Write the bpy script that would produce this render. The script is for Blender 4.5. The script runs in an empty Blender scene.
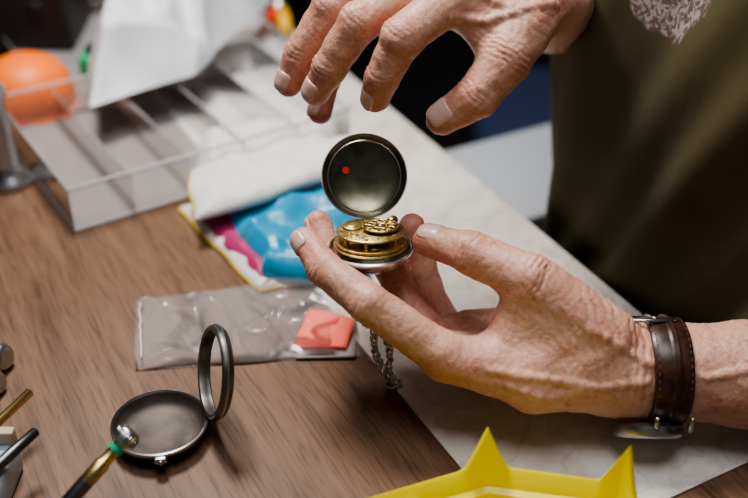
import bpy, bmesh, math, random
import numpy as np
from mathutils import Vector, Matrix, noise
random.seed(4)
S34, C34 = math.sin(math.radians(34)), math.cos(math.radians(34))
scene = bpy.context.scene
COL = scene.collection

# ------------------------------------------------------------------ helpers
def principled(name, color, rough=0.5, metal=0.0, **kw):
    m = bpy.data.materials.new(name); m.use_nodes = True
    b = m.node_tree.nodes['Principled BSDF']
    b.inputs['Base Color'].default_value = (*color, 1)
    b.inputs['Roughness'].default_value = rough
    b.inputs['Metallic'].default_value = metal
    for k, v in kw.items():
        b.inputs[k.replace('_', ' ')].default_value = v
    return m

def N(m, t, **props):
    n = m.node_tree.nodes.new(t)
    for k, v in props.items(): setattr(n, k, v)
    return n
def LK(m, a, b): m.node_tree.links.new(a, b)

def add_noise_color(m, c1, c2, scale=20, detail=4, vec_scale=(1, 1, 1), lo=.35, hi=.65, bump=0.0, dist=0.001):
    tc = N(m, 'ShaderNodeTexCoord'); mp = N(m, 'ShaderNodeMapping')
    mp.inputs['Scale'].default_value = vec_scale
    nz = N(m, 'ShaderNodeTexNoise'); nz.inputs['Scale'].default_value = scale; nz.inputs['Detail'].default_value = detail
    cr = N(m, 'ShaderNodeValToRGB')
    cr.color_ramp.elements[0].position = lo; cr.color_ramp.elements[0].color = (*c1, 1)
    cr.color_ramp.elements[1].position = hi; cr.color_ramp.elements[1].color = (*c2, 1)
    LK(m, tc.outputs['Object'], mp.inputs[0]); LK(m, mp.outputs[0], nz.inputs['Vector'])
    LK(m, nz.outputs['Fac'], cr.inputs[0])
    b = m.node_tree.nodes['Principled BSDF']
    LK(m, cr.outputs[0], b.inputs['Base Color'])
    if bump:
        bp = N(m, 'ShaderNodeBump'); bp.inputs['Strength'].default_value = bump; bp.inputs['Distance'].default_value = dist
        LK(m, nz.outputs['Fac'], bp.inputs['Height']); LK(m, bp.outputs[0], b.inputs['Normal'])
    return m

def empty(name, loc=(0, 0, 0)):
    e = bpy.data.objects.new(name, None); e.location = loc; e.empty_display_size = .02
    COL.objects.link(e); return e

def mesh_obj(name, verts, faces, mat=None, smooth=True, parent=None, M=None):
    me = bpy.data.meshes.new(name); me.from_pydata([tuple(v) for v in verts], [], faces); me.update()
    if smooth: me.polygons.foreach_set('use_smooth', [True] * len(me.polygons))
    o = bpy.data.objects.new(name, me); COL.objects.link(o)
    if mat: me.materials.append(mat)
    if M is not None: me.transform(M)
    if parent: o.parent = parent; o.matrix_parent_inverse = Matrix.Translation(parent.location).inverted()
    return o

def bevel(o, w, seg=3, ang=40):
    b = o.modifiers.new('Bevel', 'BEVEL'); b.width = w; b.segments = seg; b.limit_method = 'ANGLE'; b.angle_limit = math.radians(ang)
    return o

def box(name, cx, cy, cz, sx, sy, sz, mat, parent=None, M=None, bev=.001, smooth=True):
    v = [(cx + dx * sx / 2, cy + dy * sy / 2, cz + dz * sz / 2) for dx in (-1, 1) for dy in (-1, 1) for dz in (-1, 1)]
    f = [(0, 1, 3, 2), (4, 6, 7, 5), (0, 4, 5, 1), (2, 3, 7, 6), (0, 2, 6, 4), (1, 5, 7, 3)]
    o = mesh_obj(name, v, f, mat, smooth, parent, M)
    if bev: bevel(o, bev)
    return o

def lathe(name, prof, mat, seg=64, parent=None, M=None, closed=False):
    """prof: list of (r,z)"""
    v = []; f = []
    n = len(prof)
    for i in range(seg):
        a = 2 * math.pi * i / seg
        for r, z in prof: v.append((r * math.cos(a), r * math.sin(a), z))
    for i in range(seg):
        j = (i + 1) % seg
        for k in range(n if closed else n - 1):
            l = (k + 1) % n
            f.append((i * n + k, j * n + k, j * n + l, i * n + l))
    o = mesh_obj(name, v, f, mat, True, parent, M)
    bm = bmesh.new(); bm.from_mesh(o.data); bmesh.ops.remove_doubles(bm, verts=bm.verts, dist=1e-7)
    bmesh.ops.recalc_face_normals(bm, faces=bm.faces); bm.to_mesh(o.data); bm.free()
    o.data.polygons.foreach_set('use_smooth', [True] * len(o.data.polygons))
    es = o.modifiers.new('es', 'EDGE_SPLIT'); es.split_angle = math.radians(50)
    return o

def tube(name, pts, r, mat, seg=10, parent=None, M=None, closed=False):
    pts = [Vector(p) for p in pts]; n = len(pts)
    rs = r if isinstance(r, (list, tuple)) else [r] * n
    v = []; f = []
    up = Vector((0.13, 0.2, 1)).normalized(); prev = None
    for i, p in enumerate(pts):
        if closed: t = pts[(i + 1) % n] - pts[i - 1]
        else: t = pts[min(i + 1, n - 1)] - pts[max(i - 1, 0)]
        t.normalize()
        if prev is None: prev = t.cross(up)
        prev = (prev - t * prev.dot(t)).normalized(); b = t.cross(prev)
        for k in range(seg):
            a = 2 * math.pi * k / seg
            v.append(p + (prev * math.cos(a) + b * math.sin(a)) * rs[i])
    for i in range(n if closed else n - 1):
        j = (i + 1) % n
        for k in range(seg):
            l = (k + 1) % seg
            f.append((i * seg + k, i * seg + l, j * seg + l, j * seg + k))
    if not closed:
        f.append(tuple(range(seg - 1, -1, -1))); f.append(tuple((n - 1) * seg + k for k in range(seg)))
    return mesh_obj(name, v, f, mat, True, parent, M)

def frame(o, z, x=None):
    z = Vector(z).normalized(); x = Vector(x if x else (1, 0, 0)); x = (x - z * x.dot(z)).normalized(); y = z.cross(x)
    M = Matrix((x, y, z)).transposed().to_4x4(); M.translation = Vector(o); return M

# work frame tilted 56 deg about X, origin at the watch (x right, y up the slope, z out of it), in metres
WF = Matrix.Rotation(math.radians(56), 4, 'X'); WF.translation = Vector((0, C34 * .6, .43 - S34 * .6))

# ------------------------------------------------------------------ implicit-surface modeller
def smin(a, b, k):
    h = np.maximum(k - np.abs(a - b), 0) / k
    return np.minimum(a, b) - h * h * k * .25
def cap(P, a, b, ra, rb):
    a = np.array(a, float); b = np.array(b, float); ab = b - a
    h = np.clip(((P - a) @ ab) / max(ab @ ab, 1e-9), 0, 1)
    return np.linalg.norm(P - a - h[:, None] * ab, axis=1) - (ra + (rb - ra) * h)
def smin_list(P, prims, k):
    d = cap(P, *prims[0])
    for p in prims[1:]: d = smin(d, cap(P, *p), k)
    return d
def chain(pts):
    return [(pts[i][:3], pts[i + 1][:3], pts[i][3], pts[i + 1][3]) for i in range(len(pts) - 1)]

def grad(f, P, e):
    d = f(P); g = np.empty_like(P)
    for i in range(3):
        Q = P.copy(); Q[:, i] += e; g[:, i] = (f(Q) - d) / e
    return d, g
def project(f, P, it, e):
    for _ in range(it):
        d, g = grad(f, P, e); g2 = np.maximum((g * g).sum(1), .15)
        st = g * (d / g2)[:, None]; ln = np.linalg.norm(st, axis=1); mx = e * 12
        st *= np.minimum(1, mx / np.maximum(ln, 1e-9))[:, None]; P = P - st
    return P
def remesh(o, vox):
    m = o.modifiers.new('r', 'REMESH'); m.mode = 'VOXEL'; m.voxel_size = vox; m.use_smooth_shade = True
    dg = bpy.context.evaluated_depsgraph_get(); dg.update()
    me = bpy.data.meshes.new_from_object(o.evaluated_get(dg)); o.modifiers.clear(); old = o.data; o.data = me
    bpy.data.meshes.remove(old)
def sdf_object(name, prims, f, vox, mat, e=None):
    bm = bmesh.new()
    for a, b, ra, rb in prims:
        t = bmesh.new()
        bmesh.ops.create_icosphere(t, subdivisions=3, radius=ra, matrix=Matrix.Translation(a))
        bmesh.ops.create_icosphere(t, subdivisions=3, radius=rb, matrix=Matrix.Translation(b))
        r = bmesh.ops.convex_hull(t, input=t.verts)
        dele = [g for g in r['geom_interior'] if isinstance(g, bmesh.types.BMVert)]
        bmesh.ops.delete(t, geom=list(set(dele)), context='VERTS')
        tm = bpy.data.meshes.new('t'); t.to_mesh(tm); t.free(); bm.from_mesh(tm); bpy.data.meshes.remove(tm)
    me = bpy.data.meshes.new(name); bm.to_mesh(me); bm.free()
    o = bpy.data.objects.new(name, me); COL.objects.link(o)
    e = e or vox * .4
    for it in (3, 4):
        remesh(o, vox)
        n = len(o.data.vertices); P = np.empty(n * 3); o.data.vertices.foreach_get('co', P)
        P = project(f, P.reshape(-1, 3), it, e); o.data.vertices.foreach_set('co', P.ravel()); o.data.update()
    o.data.materials.clear(); o.data.materials.append(mat)
    o.data.polygons.foreach_set('use_smooth', [True] * len(o.data.polygons))
    o.data.polygons.foreach_set('material_index', [0] * len(o.data.polygons))
    return o

# ------------------------------------------------------------------ materials
def skin_material():
    m = principled('skin', (.6, .36, .25), .44)
    b = m.node_tree.nodes['Principled BSDF']
    b.inputs['Subsurface Weight'].default_value = .2
    b.inputs['Subsurface Radius'].default_value = (1, .35, .2); b.inputs['Subsurface Scale'].default_value = .0025
    b.inputs['Specular IOR Level'].default_value = .45
    at = N(m, 'ShaderNodeAttribute', attribute_name='tint')
    tc = N(m, 'ShaderNodeTexCoord')
    def noise_(s, d, dist=0):
        n = N(m, 'ShaderNodeTexNoise'); n.inputs['Scale'].default_value = s; n.inputs['Detail'].default_value = d; n.inputs['Distortion'].default_value = dist
        LK(m, tc.outputs['Object'], n.inputs[0]); return n
    n1 = noise_(55, 6, .5); n2 = noise_(420, 4); n3 = noise_(150, 3, .3)
    mix = N(m, 'ShaderNodeMix', data_type='RGBA'); mix.inputs['A'].default_value = (.64, .39, .28, 1); mix.inputs['B'].default_value = (.58, .215, .155, 1)
    ad = N(m, 'ShaderNodeMath', operation='MULTIPLY_ADD'); LK(m, n1.outputs['Fac'], ad.inputs[0]); ad.inputs[1].default_value = 1.6; ad.inputs[2].default_value = -.58
    ad2 = N(m, 'ShaderNodeMath', operation='ADD'); ad2.use_clamp = True
    LK(m, ad.outputs[0], ad2.inputs[0]); LK(m, at.outputs['Fac'], ad2.inputs[1]); LK(m, ad2.outputs[0], mix.inputs['Factor'])
    mx2 = N(m, 'ShaderNodeMix', data_type='RGBA', blend_type='MULTIPLY'); mx2.inputs['Factor'].default_value = .28
    LK(m, mix.outputs['Result'], mx2.inputs['A'])
    cr = N(m, 'ShaderNodeValToRGB'); cr.color_ramp.elements[0].position = .36; cr.color_ramp.elements[0].color = (.6, .46, .40, 1); cr.color_ramp.elements[1].position = .55
    LK(m, n2.outputs['Fac'], cr.inputs[0]); LK(m, cr.outputs[0], mx2.inputs['B'])
    # age spots
    sp = N(m, 'ShaderNodeValToRGB'); sp.color_ramp.elements[0].position = .63; sp.color_ramp.elements[0].color = (1, 1, 1, 1); sp.color_ramp.elements[1].position = .72; sp.color_ramp.elements[1].color = (.70, .54, .46, 1)
    LK(m, n3.outputs['Fac'], sp.inputs[0])
    mx3 = N(m, 'ShaderNodeMix', data_type='RGBA', blend_type='MULTIPLY'); mx3.inputs['Factor'].default_value = .7
    LK(m, mx2.outputs['Result'], mx3.inputs['A']); LK(m, sp.outputs[0], mx3.inputs['B']); LK(m, mx3.outputs['Result'], b.inputs['Base Color'])
    # skin creases: cell lines + crumpled folds
    ds = N(m, 'ShaderNodeMix', data_type='VECTOR'); ds.inputs['Factor'].default_value = .012; LK(m, tc.outputs['Object'], ds.inputs['A']); LK(m, n3.outputs['Color'], ds.inputs['B'])
    vo = N(m, 'ShaderNodeTexVoronoi', feature='DISTANCE_TO_EDGE'); vo.inputs['Scale'].default_value = 330; LK(m, ds.outputs['Result'], vo.inputs['Vector'])
    c1 = N(m, 'ShaderNodeMath', operation='MULTIPLY'); c1.use_clamp = True; c1.inputs[1].default_value = 5; LK(m, vo.outputs['Distance'], c1.inputs[0])
    mp = N(m, 'ShaderNodeMapping'); mp.inputs['Scale'].default_value = (1.0, .28, .28); mp.inputs['Rotation'].default_value = (0, 0, .3); LK(m, ds.outputs['Result'], mp.inputs[0])
    n4 = N(m, 'ShaderNodeTexNoise'); n4.inputs['Scale'].default_value = 300; n4.inputs['Detail'].default_value = 3; LK(m, mp.outputs[0], n4.inputs[0])
    am = N(m, 'ShaderNodeMath', operation='MULTIPLY_ADD'); am.inputs[1].default_value = .28; LK(m, c1.outputs[0], am.inputs[0]); 
    a3 = N(m, 'ShaderNodeMath', operation='MULTIPLY_ADD'); a3.inputs[1].default_value = 1.3; LK(m, n4.outputs['Fac'], a3.inputs[0]); LK(m, n2.outputs['Fac'], a3.inputs[2]); LK(m, a3.outputs[0], am.inputs[2])
    bp = N(m, 'ShaderNodeBump'); bp.inputs['Strength'].default_value = .36; bp.inputs['Distance'].default_value = .0008
    LK(m, am.outputs[0], bp.inputs['Height']); LK(m, bp.outputs[0], b.inputs['Normal'])
    return m
SKIN = skin_material()
NAIL = principled('fingernail', (.68, .44, .36), .28, Subsurface_Weight=.1, Subsurface_Scale=.002)
GOLD = principled('gilt_brass', (.7, .5, .2), .36, 1.0)
add_noise_color(GOLD, (.38, .27, .09), (.78, .60, .26), 380, 6, lo=.3, hi=.62, bump=.5, dist=.0005)
SILVER = principled('silver', (.66, .64, .60), .24, 1.0)
STEEL = principled('steel', (.5, .5, .5), .3, 1.0)
DARKMETAL = add_noise_color(principled('aged_silver', (.2, .19, .18), .42, .9), (.085, .080, .072), (.20, .19, .175), 90, 5)
CASEIN = add_noise_color(principled('dull_case_interior', (.1, .08, .07), .6, .4), (.070, .056, .048), (.14, .115, .10), 60, 5)
BRONZE = add_noise_color(principled('tarnished_lid', (.2, .18, .12), .30, 1.0), (.13, .12, .075), (.28, .26, .18), 60, 5)
RED = principled('red_sticker', (.9, .05, .035), .5)

# ------------------------------------------------------------------ man
man = empty('man', (.322, .625, -.2))
def adopt(o, p):
    o.parent = p; o.matrix_parent_inverse = Matrix.Translation(p.location).inverted()

def build_hand(name, palm, fingers, joints, kpalm=9, nails=(), veins=()):
    chains = [chain(f) for f in fingers]
    ax = []
    for c, a, dn, r, dep, gaps in joints:
        c = np.array(c, float); a = np.array(a, float); a /= np.linalg.norm(a)
        dn = np.array(dn, float); dn -= a * (dn @ a); dn /= np.linalg.norm(dn); ax.append((c, a, dn, r, dep, gaps))
    def f0(P):
        base = smin_list(P, palm, kpalm)
        d = None
        for ch in chains:
            fd = smin(base, smin_list(P, ch, 2.5), 6)
            d = fd if d is None else smin(d, fd, 1.2)
        return d
    vp = []
    for pl in veins:
        Q = []
        for i in range(len(pl) - 1):
            for t in np.linspace(0, 1, 4, endpoint=False): Q.append(np.array(pl[i], float) * (1 - t) + np.array(pl[i + 1], float) * t)
        Q.append(np.array(pl[-1], float)); Q = np.array(Q)
        Q = project(f0, Q, 25, .4); _, g = grad(f0, Q, .4); g /= np.linalg.norm(g, axis=1)[:, None]
        Q = Q - g * .75
        for i in range(len(Q) - 1): vp.append((tuple(Q[i]), tuple(Q[i + 1]), 1.35, 1.35))
    def f(P):
        d = f0(P)
        for v_ in vp:
            m_ = (np.abs(P - np.array(v_[0])).max(axis=1) < 16)
            if m_.any():
                dd = d[m_]; d[m_] = smin(dd, cap(P[m_], *v_), 3.2)
        for c, a, dn, r, dep, gaps in ax:
            v = P - c; al = v @ a; q = v - al[:, None] * a; ql = np.linalg.norm(q, axis=1) + 1e-6
            near = (ql < r * 1.7) & (np.abs(al) < 11)
            ma = np.clip((q @ dn) / ql * 1.6 - .35, 0, 1) * near
            g = np.zeros(len(P)); w = np.sin((q @ np.cross(a, dn)) * .45) * .7
            for gp in gaps: g += np.exp(-((al + w - gp) / .8) ** 2)
            d = d + dep * g * ma - .35 * dep * np.exp(-(al / 5.) ** 2) * ma
        d = d + .45 * (np.sin(P[:, 0] * .21 + 1.3 * np.sin(P[:, 1] * .17)) * np.sin(P[:, 1] * .19 + P[:, 2] * .23)) \
              + .14 * np.sin(P[:, 0] * .9 + 2 * np.sin(P[:, 1] * .35)) * np.sin(P[:, 1] * .6 + 1.7 * np.sin(P[:, 0] * .3 + P[:, 2] * .2))
        return d
    prims = palm + [p for ch in chains for p in ch]
    o = sdf_object(name, prims, f, 1.1, SKIN)
    n = len(o.data.vertices); P = np.empty(n * 3); o.data.vertices.foreach_get('co', P); P = P.reshape(-1, 3)
    t = np.zeros(n)
    for fg in fingers:
        tip = np.array(fg[-1][:3]); t += .6 * np.exp(-(np.linalg.norm(P - tip, axis=1) / 13) ** 2)
        for j in fg[1:-1]: t += .4 * np.exp(-(np.linalg.norm(P - np.array(j[:3]), axis=1) / 12) ** 2)
        t += .25 * np.exp(-(np.linalg.norm(P - np.array(fg[0][:3]), axis=1) / 18) ** 2)
    at = o.data.attributes.new('tint', 'FLOAT', 'POINT'); at.data.foreach_set('value', np.clip(t, 0, .9))
    T = WF @ Matrix.Scale(.001, 4)
    o.data.transform(T)
    adopt(o, man)
    # nails: start just above the fingertip and relax onto the skin surface
    for k, (fi, dn) in enumerate(nails):
        tip = np.array(fingers[fi][-1][:3], float); r = fingers[fi][-1][3]
        a = tip - np.array(fingers[fi][-2][:3], float); a /= np.linalg.norm(a)
        dn = np.array(dn, float); dn -= a * (dn @ a); dn /= np.linalg.norm(dn); sd = np.cross(a, dn)
        nu, nv = 13, 15; Q = []; U = []
        for i in range(nu):
            for j in range(nv):
                u = -1 + 2 * i / (nu - 1); v = j / (nv - 1)
                ang = u * .95; w = math.sqrt(max(0.0, 1 - max(0, (v - .70) / .44) ** 2 - .5 * max(0, (.25 - v) / .25) ** 2))
                ang *= w
                al_ = -r * .85 + v * r * 1.45
                rr = r * math.sqrt(max(.1, 1 - max(0, al_ / r) ** 2)) if al_ > 0 else r
                Q.append(tip + a * al_ + (sd * math.sin(ang) + dn * math.cos(ang)) * (rr + .2)); U.append((u, v))
        Q = project(f0, np.array(Q), 6, .2)
        _, g = grad(f0, Q, .3); g /= np.linalg.norm(g, axis=1)[:, None] + 1e-9
        off = np.array([.55 - .8 * max(abs(u) ** 8, (1 - v) ** 9) for u, v in U])
        Q = Q + g * off[:, None]
        F = [(i * nv + j, i * nv + j + 1, (i + 1) * nv + j + 1, (i + 1) * nv + j) for i in range(nu - 1) for j in range(nv - 1)]
        no = mesh_obj(name + '_fingernail_%d' % k, Q, F, NAIL, True, None, T); adopt(no, man)
        so = no.modifiers.new('s', 'SOLIDIFY'); so.thickness = .0004; so.offset = 0
    return o

def jlist(fg, dn, dep=.7):
    out = []
    for i in (1, 2):
        if i < len(fg) - 1:
            c = fg[i][:3]; a = np.array(fg[i + 1][:3], float) - np.array(fg[i - 1][:3], float)
            out.append((c, a, dn, fg[i][3], dep, (-4.6, -1.8, 1.0, 3.8) if i == 1 else (-2.2, .6, 3.2)))
    return out

# left hand (holding the watch); coordinates mm in work frame
L_th = [(128, -50, 20, 19), (86, -17, 27, 14.5), (54, -2, 18, 12.2), (31.5, 5, 6, 9.2)]
L_in = [(40, -60, 24, 12.5), (-3, -30, 28, 11.4), (-28, -11, 16, 9.8), (-39.5, 5, 5, 8.0)]
L_mi = [(38, -60, 4, 12), (0, -36, 4, 10), (-25, -12, -8, 9), (-33, 15, -17, 7.8)]
L_ri = [(42, -60, -15, 12), (19, -34, -22, 10.8), (11, -13, -26, 9.8), (-2, 2, -31, 8)]
L_pi = [(50, -58, -33, 11), (36, -34, -42, 10.5), (29, -10, -39, 9.4), (23, 14, -29, 7.9)]
L_palm = [((40, -60, 24), (90, -72, 21), 12.5, 17), ((90, -72, 21), (140, -70, 14), 17, 23),
          ((38, -60, 4), (140, -70, 4), 12.5, 20), ((42, -60, -15), (145, -68, -5), 12, 19), ((50, -58, -33), (148, -66, -10), 12, 19),
          ((56, -50, -25), (125, -50, -12), 13, 19), ((128, -50, 20), (88, -20, 25), 18, 13.5), ((88, -24, 25), (92, -60, 23), 10.5, 13),
          ((79, -28, 22), (72, -56, 18), 7.5, 11), ((100, -35, 22), (112, -60, 20), 15, 18),
          ((140, -68, 8), (212, -71, 12), 25.5, 28), ((212, -71, 12), (300, -74, 14), 28, 38), ((300, -74, 14), (410, -77, 17), 38, 40), ((410, -77, 17), (416, 150, 160), 42, 48)]
left = build_hand('left_arm_and_hand', L_palm, [L_th, L_in, L_mi, L_ri, L_pi],
    jlist(L_th, (0.2, .6, .8)) + jlist(L_in, (-.6, -.7, .6)) + jlist(L_mi, (-.6, -.7, .4)) +
    [((86, -17, 27), (42, -20, 4), (.5, .6, .7), 15, .7, (-5, -1.5, 2, 5)), ((146, -66, 10), (1, -.05, 0), (0, .45, .9), 27, .8, (-7, -3, 1.5, 6)),
     ((128, -62, 16), (1, .2, 0), (0, .5, .9), 27, .5, (-7, -2, 4, 8)), ((104, -45, 20), (.9, .5, 0), (0, .3, .95), 24, .45, (-8, -3, 2, 7))],
    nails=[(0, (.1, .75, .65)), (1, (-.7, -.1, .55)), (2, (-.8, .2, -.2))],
    veins=[[(150, -72, 44), (120, -78, 46), (92, -70, 46), (62, -66, 42)], [(118, -78, 46), (96, -84, 44), (66, -74, 40)], [(205, -62, 46), (180, -70, 46), (150, -60, 44), (118, -44, 48)]])
# fine hairs on the left forearm
rng = random.Random(3); hv = []; hf_ = []
cand = [v for v in left.data.vertices if (.128 < v.co.x < .145 or .180 < v.co.x < .26) and v.normal.y < .35 and v.normal.z > -.25]
for v_ in rng.sample(cand, min(260, len(cand))):
    p = v_.co.copy(); nn = v_.normal.copy()
    t_ = Vector((-.5 + rng.uniform(-.3, .3), rng.uniform(-.5, .5), .35 + rng.uniform(-.4, .3))); t_ = (t_ - nn * t_.dot(nn)).normalized()
    L_ = rng.uniform(.004, .0085); sd_v = t_.cross(nn) * .00006; b0 = len(hv)
    q1 = p + t_ * L_ * .5 + nn * L_ * .28; q2 = p + t_ * L_ + nn * L_ * .30
    hv += [p + sd_v, p - sd_v, q1 + sd_v * .8, q1 - sd_v * .8, q2, p + nn * .0001, q1 + nn * .0001]
    hf_ += [(b0, b0 + 1, b0 + 3, b0 + 2), (b0 + 2, b0 + 3, b0 + 4), (b0, b0 + 5, b0 + 6, b0 + 2), (b0 + 2, b0 + 6, b0 + 4)]
ho = mesh_obj('forearm_hair', hv, hf_, principled('arm_hair', (.10, .055, .035), .5)); adopt(ho, man)

# right hand (hovering)
R_th = [(89, 135, -2, 17), (75, 108, 10, 14.5), (59, 87, 9, 12.4), (39.5, 75, 2, 9.6)]
R_in = [(44, 142.5, 8, 13), (15.5, 117, 24, 11.8), (5, 98, 12, 10), (1, 87, 0, 8.4)]
R_mi = [(31, 155, -7, 12.5), (-9, 129, 8, 11.6), (-25.6, 106, -4, 9.9), (-34, 93, -14, 8.5)]
R_ri = [(17, 165, -24, 12), (-26, 143, -15, 11), (-44, 118, -24, 9.6), (-52, 101, -32, 8.3)]
R_pi = [(7, 170, -42, 10.5), (-18, 137, -50, 9), (-29, 106, -50, 8.2), (-34, 85, -46, 7.4)]
W = (106, 151, -32)
R_palm = [((44, 142, 6), (101, 148, -16), 12.5, 19), ((31, 155, -9), (102, 150, -24), 12.5, 20), ((17, 165, -25), (104, 154, -30), 12, 20),
          ((7, 168, -42), (105, 156, -38), 11, 18), ((89, 133, -4), (74, 112, 6), 17, 13), ((72, 114, 6), (52, 136, 4), 10, 10), ((85, 125, 2), (55, 140, 2), 13, 11),
          (W, (124, 170, -120), 24, 31), ((124, 170, -120), (206, 232, -290), 31, 40), ((206, 232, -290), (228, 350, -130), 42, 48)]
right = build_hand('right_arm_and_hand', R_palm, [R_th, R_in, R_mi, R_ri, R_pi],
    jlist(R_th, (-.3, .3, .9)) + jlist(R_in, (-.5, .4, .8)) + jlist(R_mi, (-.5, .4, .8)) + jlist(R_ri, (-.5, .4, .8)) +
    [((75, 108, 10), (-16, -25, 0), (.3, .1, .95), 15, .7, (-5, -1.5, 2, 5)), ((90, 130, 0), (14, 26, 0), (0, .0, 1), 20, .5, (-6, 0, 6))],
    nails=[(0, (-.35, .35, .85)), (1, (-.6, .2, .8)), (2, (-.6, .2, .75)), (3, (-.6, .2, .75)), (4, (-.6, .1, .6))],
    veins=[[(108, 140, 8), (84, 138, 26), (58, 146, 24)], [(84, 138, 26), (64, 128, 20), (46, 126, 24)], [(102, 160, 0), (74, 158, 18), (48, 160, 12)]])

# shirt / torso
nv_ = Vector((.883, .47, 0)).normalized(); dv = Vector((-nv_.y, nv_.x, 0)); C0 = Vector((.322, .625, 0))
def tp(s, z, n=0): return tuple(C0 + dv * s + nv_ * n + Vector((0, 0, z)))
SHIRT = add_noise_color(principled('olive_cotton', (.05, .045, .022), .9), (.052, .043, .013), (.080, .065, .022), 9, 5)
def shirt_print(m):
    nt = m.node_tree; b = nt.nodes['Principled BSDF']; src = b.inputs['Base Color'].links[0].from_socket
    tc = N(m, 'ShaderNodeTexCoord'); vm = N(m, 'ShaderNodeVectorMath', operation='DISTANCE')
    LK(m, tc.outputs['Object'], vm.inputs[0]); vm.inputs[1].default_value = PRINT_AT
    n_ = N(m, 'ShaderNodeTexNoise'); n_.inputs['Scale'].default_value = 60; LK(m, tc.outputs['Object'], n_.inputs[0])
    a_ = N(m, 'ShaderNodeMath', operation='MULTIPLY_ADD'); a_.inputs[1].default_value = .02; LK(m, n_.outputs['Fac'], a_.inputs[0]); LK(m, vm.outputs['Value'], a_.inputs[2])
    mr = N(m, 'ShaderNodeMapRange'); mr.inputs['From Min'].default_value = .044; mr.inputs['From Max'].default_value = .041; LK(m, a_.outputs[0], mr.inputs['Value'])
    vo = N(m, 'ShaderNodeTexNoise'); vo.inputs['Scale'].default_value = 160; vo.inputs['Detail'].default_value = 3; vo.inputs['Distortion'].default_value = 1.5; LK(m, tc.outputs['Object'], vo.inputs['Vector'])
    c = N(m, 'ShaderNodeValToRGB'); e = c.color_ramp.elements; e[0].position = .42; e[0].color = (.30, .27, .25, 1); e[1].position = .56; e[1].color = (.12, .07, .055, 1)
    LK(m, vo.outputs['Fac'], c.inputs[0])
    mx = N(m, 'ShaderNodeMix', data_type='RGBA'); LK(m, mr.outputs[0], mx.inputs['Factor']); LK(m, src, mx.inputs['A']); LK(m, c.outputs[0], mx.inputs['B'])
    LK(m, mx.outputs['Result'], b.inputs['Base Color'])
PRINT_AT = (.172, .590, .220)
shirt_print(SHIRT)
sp = [(tp(-.07, -.24, .026), tp(.07, -.24, .026), .15, .15), (tp(-.07, -.05, .024), tp(.07, -.05, .024), .152, .152), (tp(-.07, .06, .015), tp(.07, .06, .015), .150, .150),
      (tp(-.08, .18, -.006), tp(.075, .18, -.006), .146, .146), (tp(-.1, .29, .01), tp(.1, .29, .01), .105, .105),
      (tp(-.19, .34, .0), tp(.19, .34, .0), .062, .062), (tp(0, .36, 0), tp(0, .41, -.02), .07, .062)]
for s_, e_ in (((.416, .448, .34), (.413, .444, .20)), ((.228, .80, .34), (.214, .845, .22))):
    sp.append((s_, e_, .062, .064))
def fs(P):
    d = smin_list(P, sp[:5], .09)
    for q in sp[5:]: d = smin(d, cap(P, *q), .05)
    s = (P - np.array(C0)) @ np.array(dv); n = (P - np.array(C0)) @ np.array(nv_); z = P[:, 2]
    ph = s * 42 + n * 24 + z * 9 + 1.8 * np.sin(z * 10 + s * 7)
    d = d + .0060 * np.sin(ph) * (0.5 + .5 * np.sin(z * 9 + s * 13 + 1)) + .0024 * np.sin(ph * 2.3 + z * 26) + .0007 * np.sin(s * 130 + z * 60)
    return d
shirt = sdf_object('olive_t_shirt', sp, fs, .0055, SHIRT, e=.002); adopt(shirt, man)
JEAN = principled('dark_denim', (.012, .017, .035), .85)
tr = [(tp(-.09, -.27), tp(-.11, -.27, -.36), .10, .075), (tp(.09, -.27), tp(.13, -.27, -.36), .10, .075),
      (tp(-.11, -.27, -.36), tp(-.11, -.70, -.33), .07, .05), (tp(.13, -.27, -.36), tp(.13, -.70, -.33), .07, .05), (tp(-.06, -.25, .02), tp(.06, -.25, .02), .13, .13)]
trousers = sdf_object('trousers', tr, lambda P: smin_list(P, tr, .05), .012, JEAN, e=.004); adopt(trousers, man)

# ------------------------------------------------------------------ wristwatch (on left wrist)
ww = empty('wristwatch', WF @ Vector((.164, -.069, .011)))
LEATHER = add_noise_color(principled('brown_leather', (.05, .022, .014), .34), (.022, .009, .006), (.065, .026, .016), 160, 5, bump=.3, dist=.0005)
STITCH = principled('thread', (.10, .05, .03), .7)
Mx = WF @ frame((.1635, -.0690, .0105), (1, .0, .02), (0, -1, 0))
def band(r, w, t):
    return [(r + t * .2, -w / 2), (r + t * .75, -w / 2 + .0003), (r + t, -w / 2 + .0018), (r + t * 1.35, -w / 6), (r + t * 1.35, w / 6), (r + t, w / 2 - .0018), (r + t * .75, w / 2 - .0003), (r + t * .2, w / 2), (r - .0006, w / 2), (r - .0006, -w / 2)]
lathe('strap', band(.0272, .0215, .0026), LEATHER, 96, ww, Mx, True)
for sx in (-1, 1):
    for k in range(46):
        a0 = 2 * math.pi * k / 46; rr = .0300
        tube('stitch_%d' % (k + (sx > 0) * 46), [(rr * math.cos(a), rr * math.sin(a), sx * .0088) for a in (a0, a0 + .045, a0 + .09)], .00025, STITCH, 5, ww, Mx)
lathe('strap_keeper', band(.0296, .006, .0018), LEATHER, 96, ww, Mx @ Matrix.Translation((0, 0, .001)), True)
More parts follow.
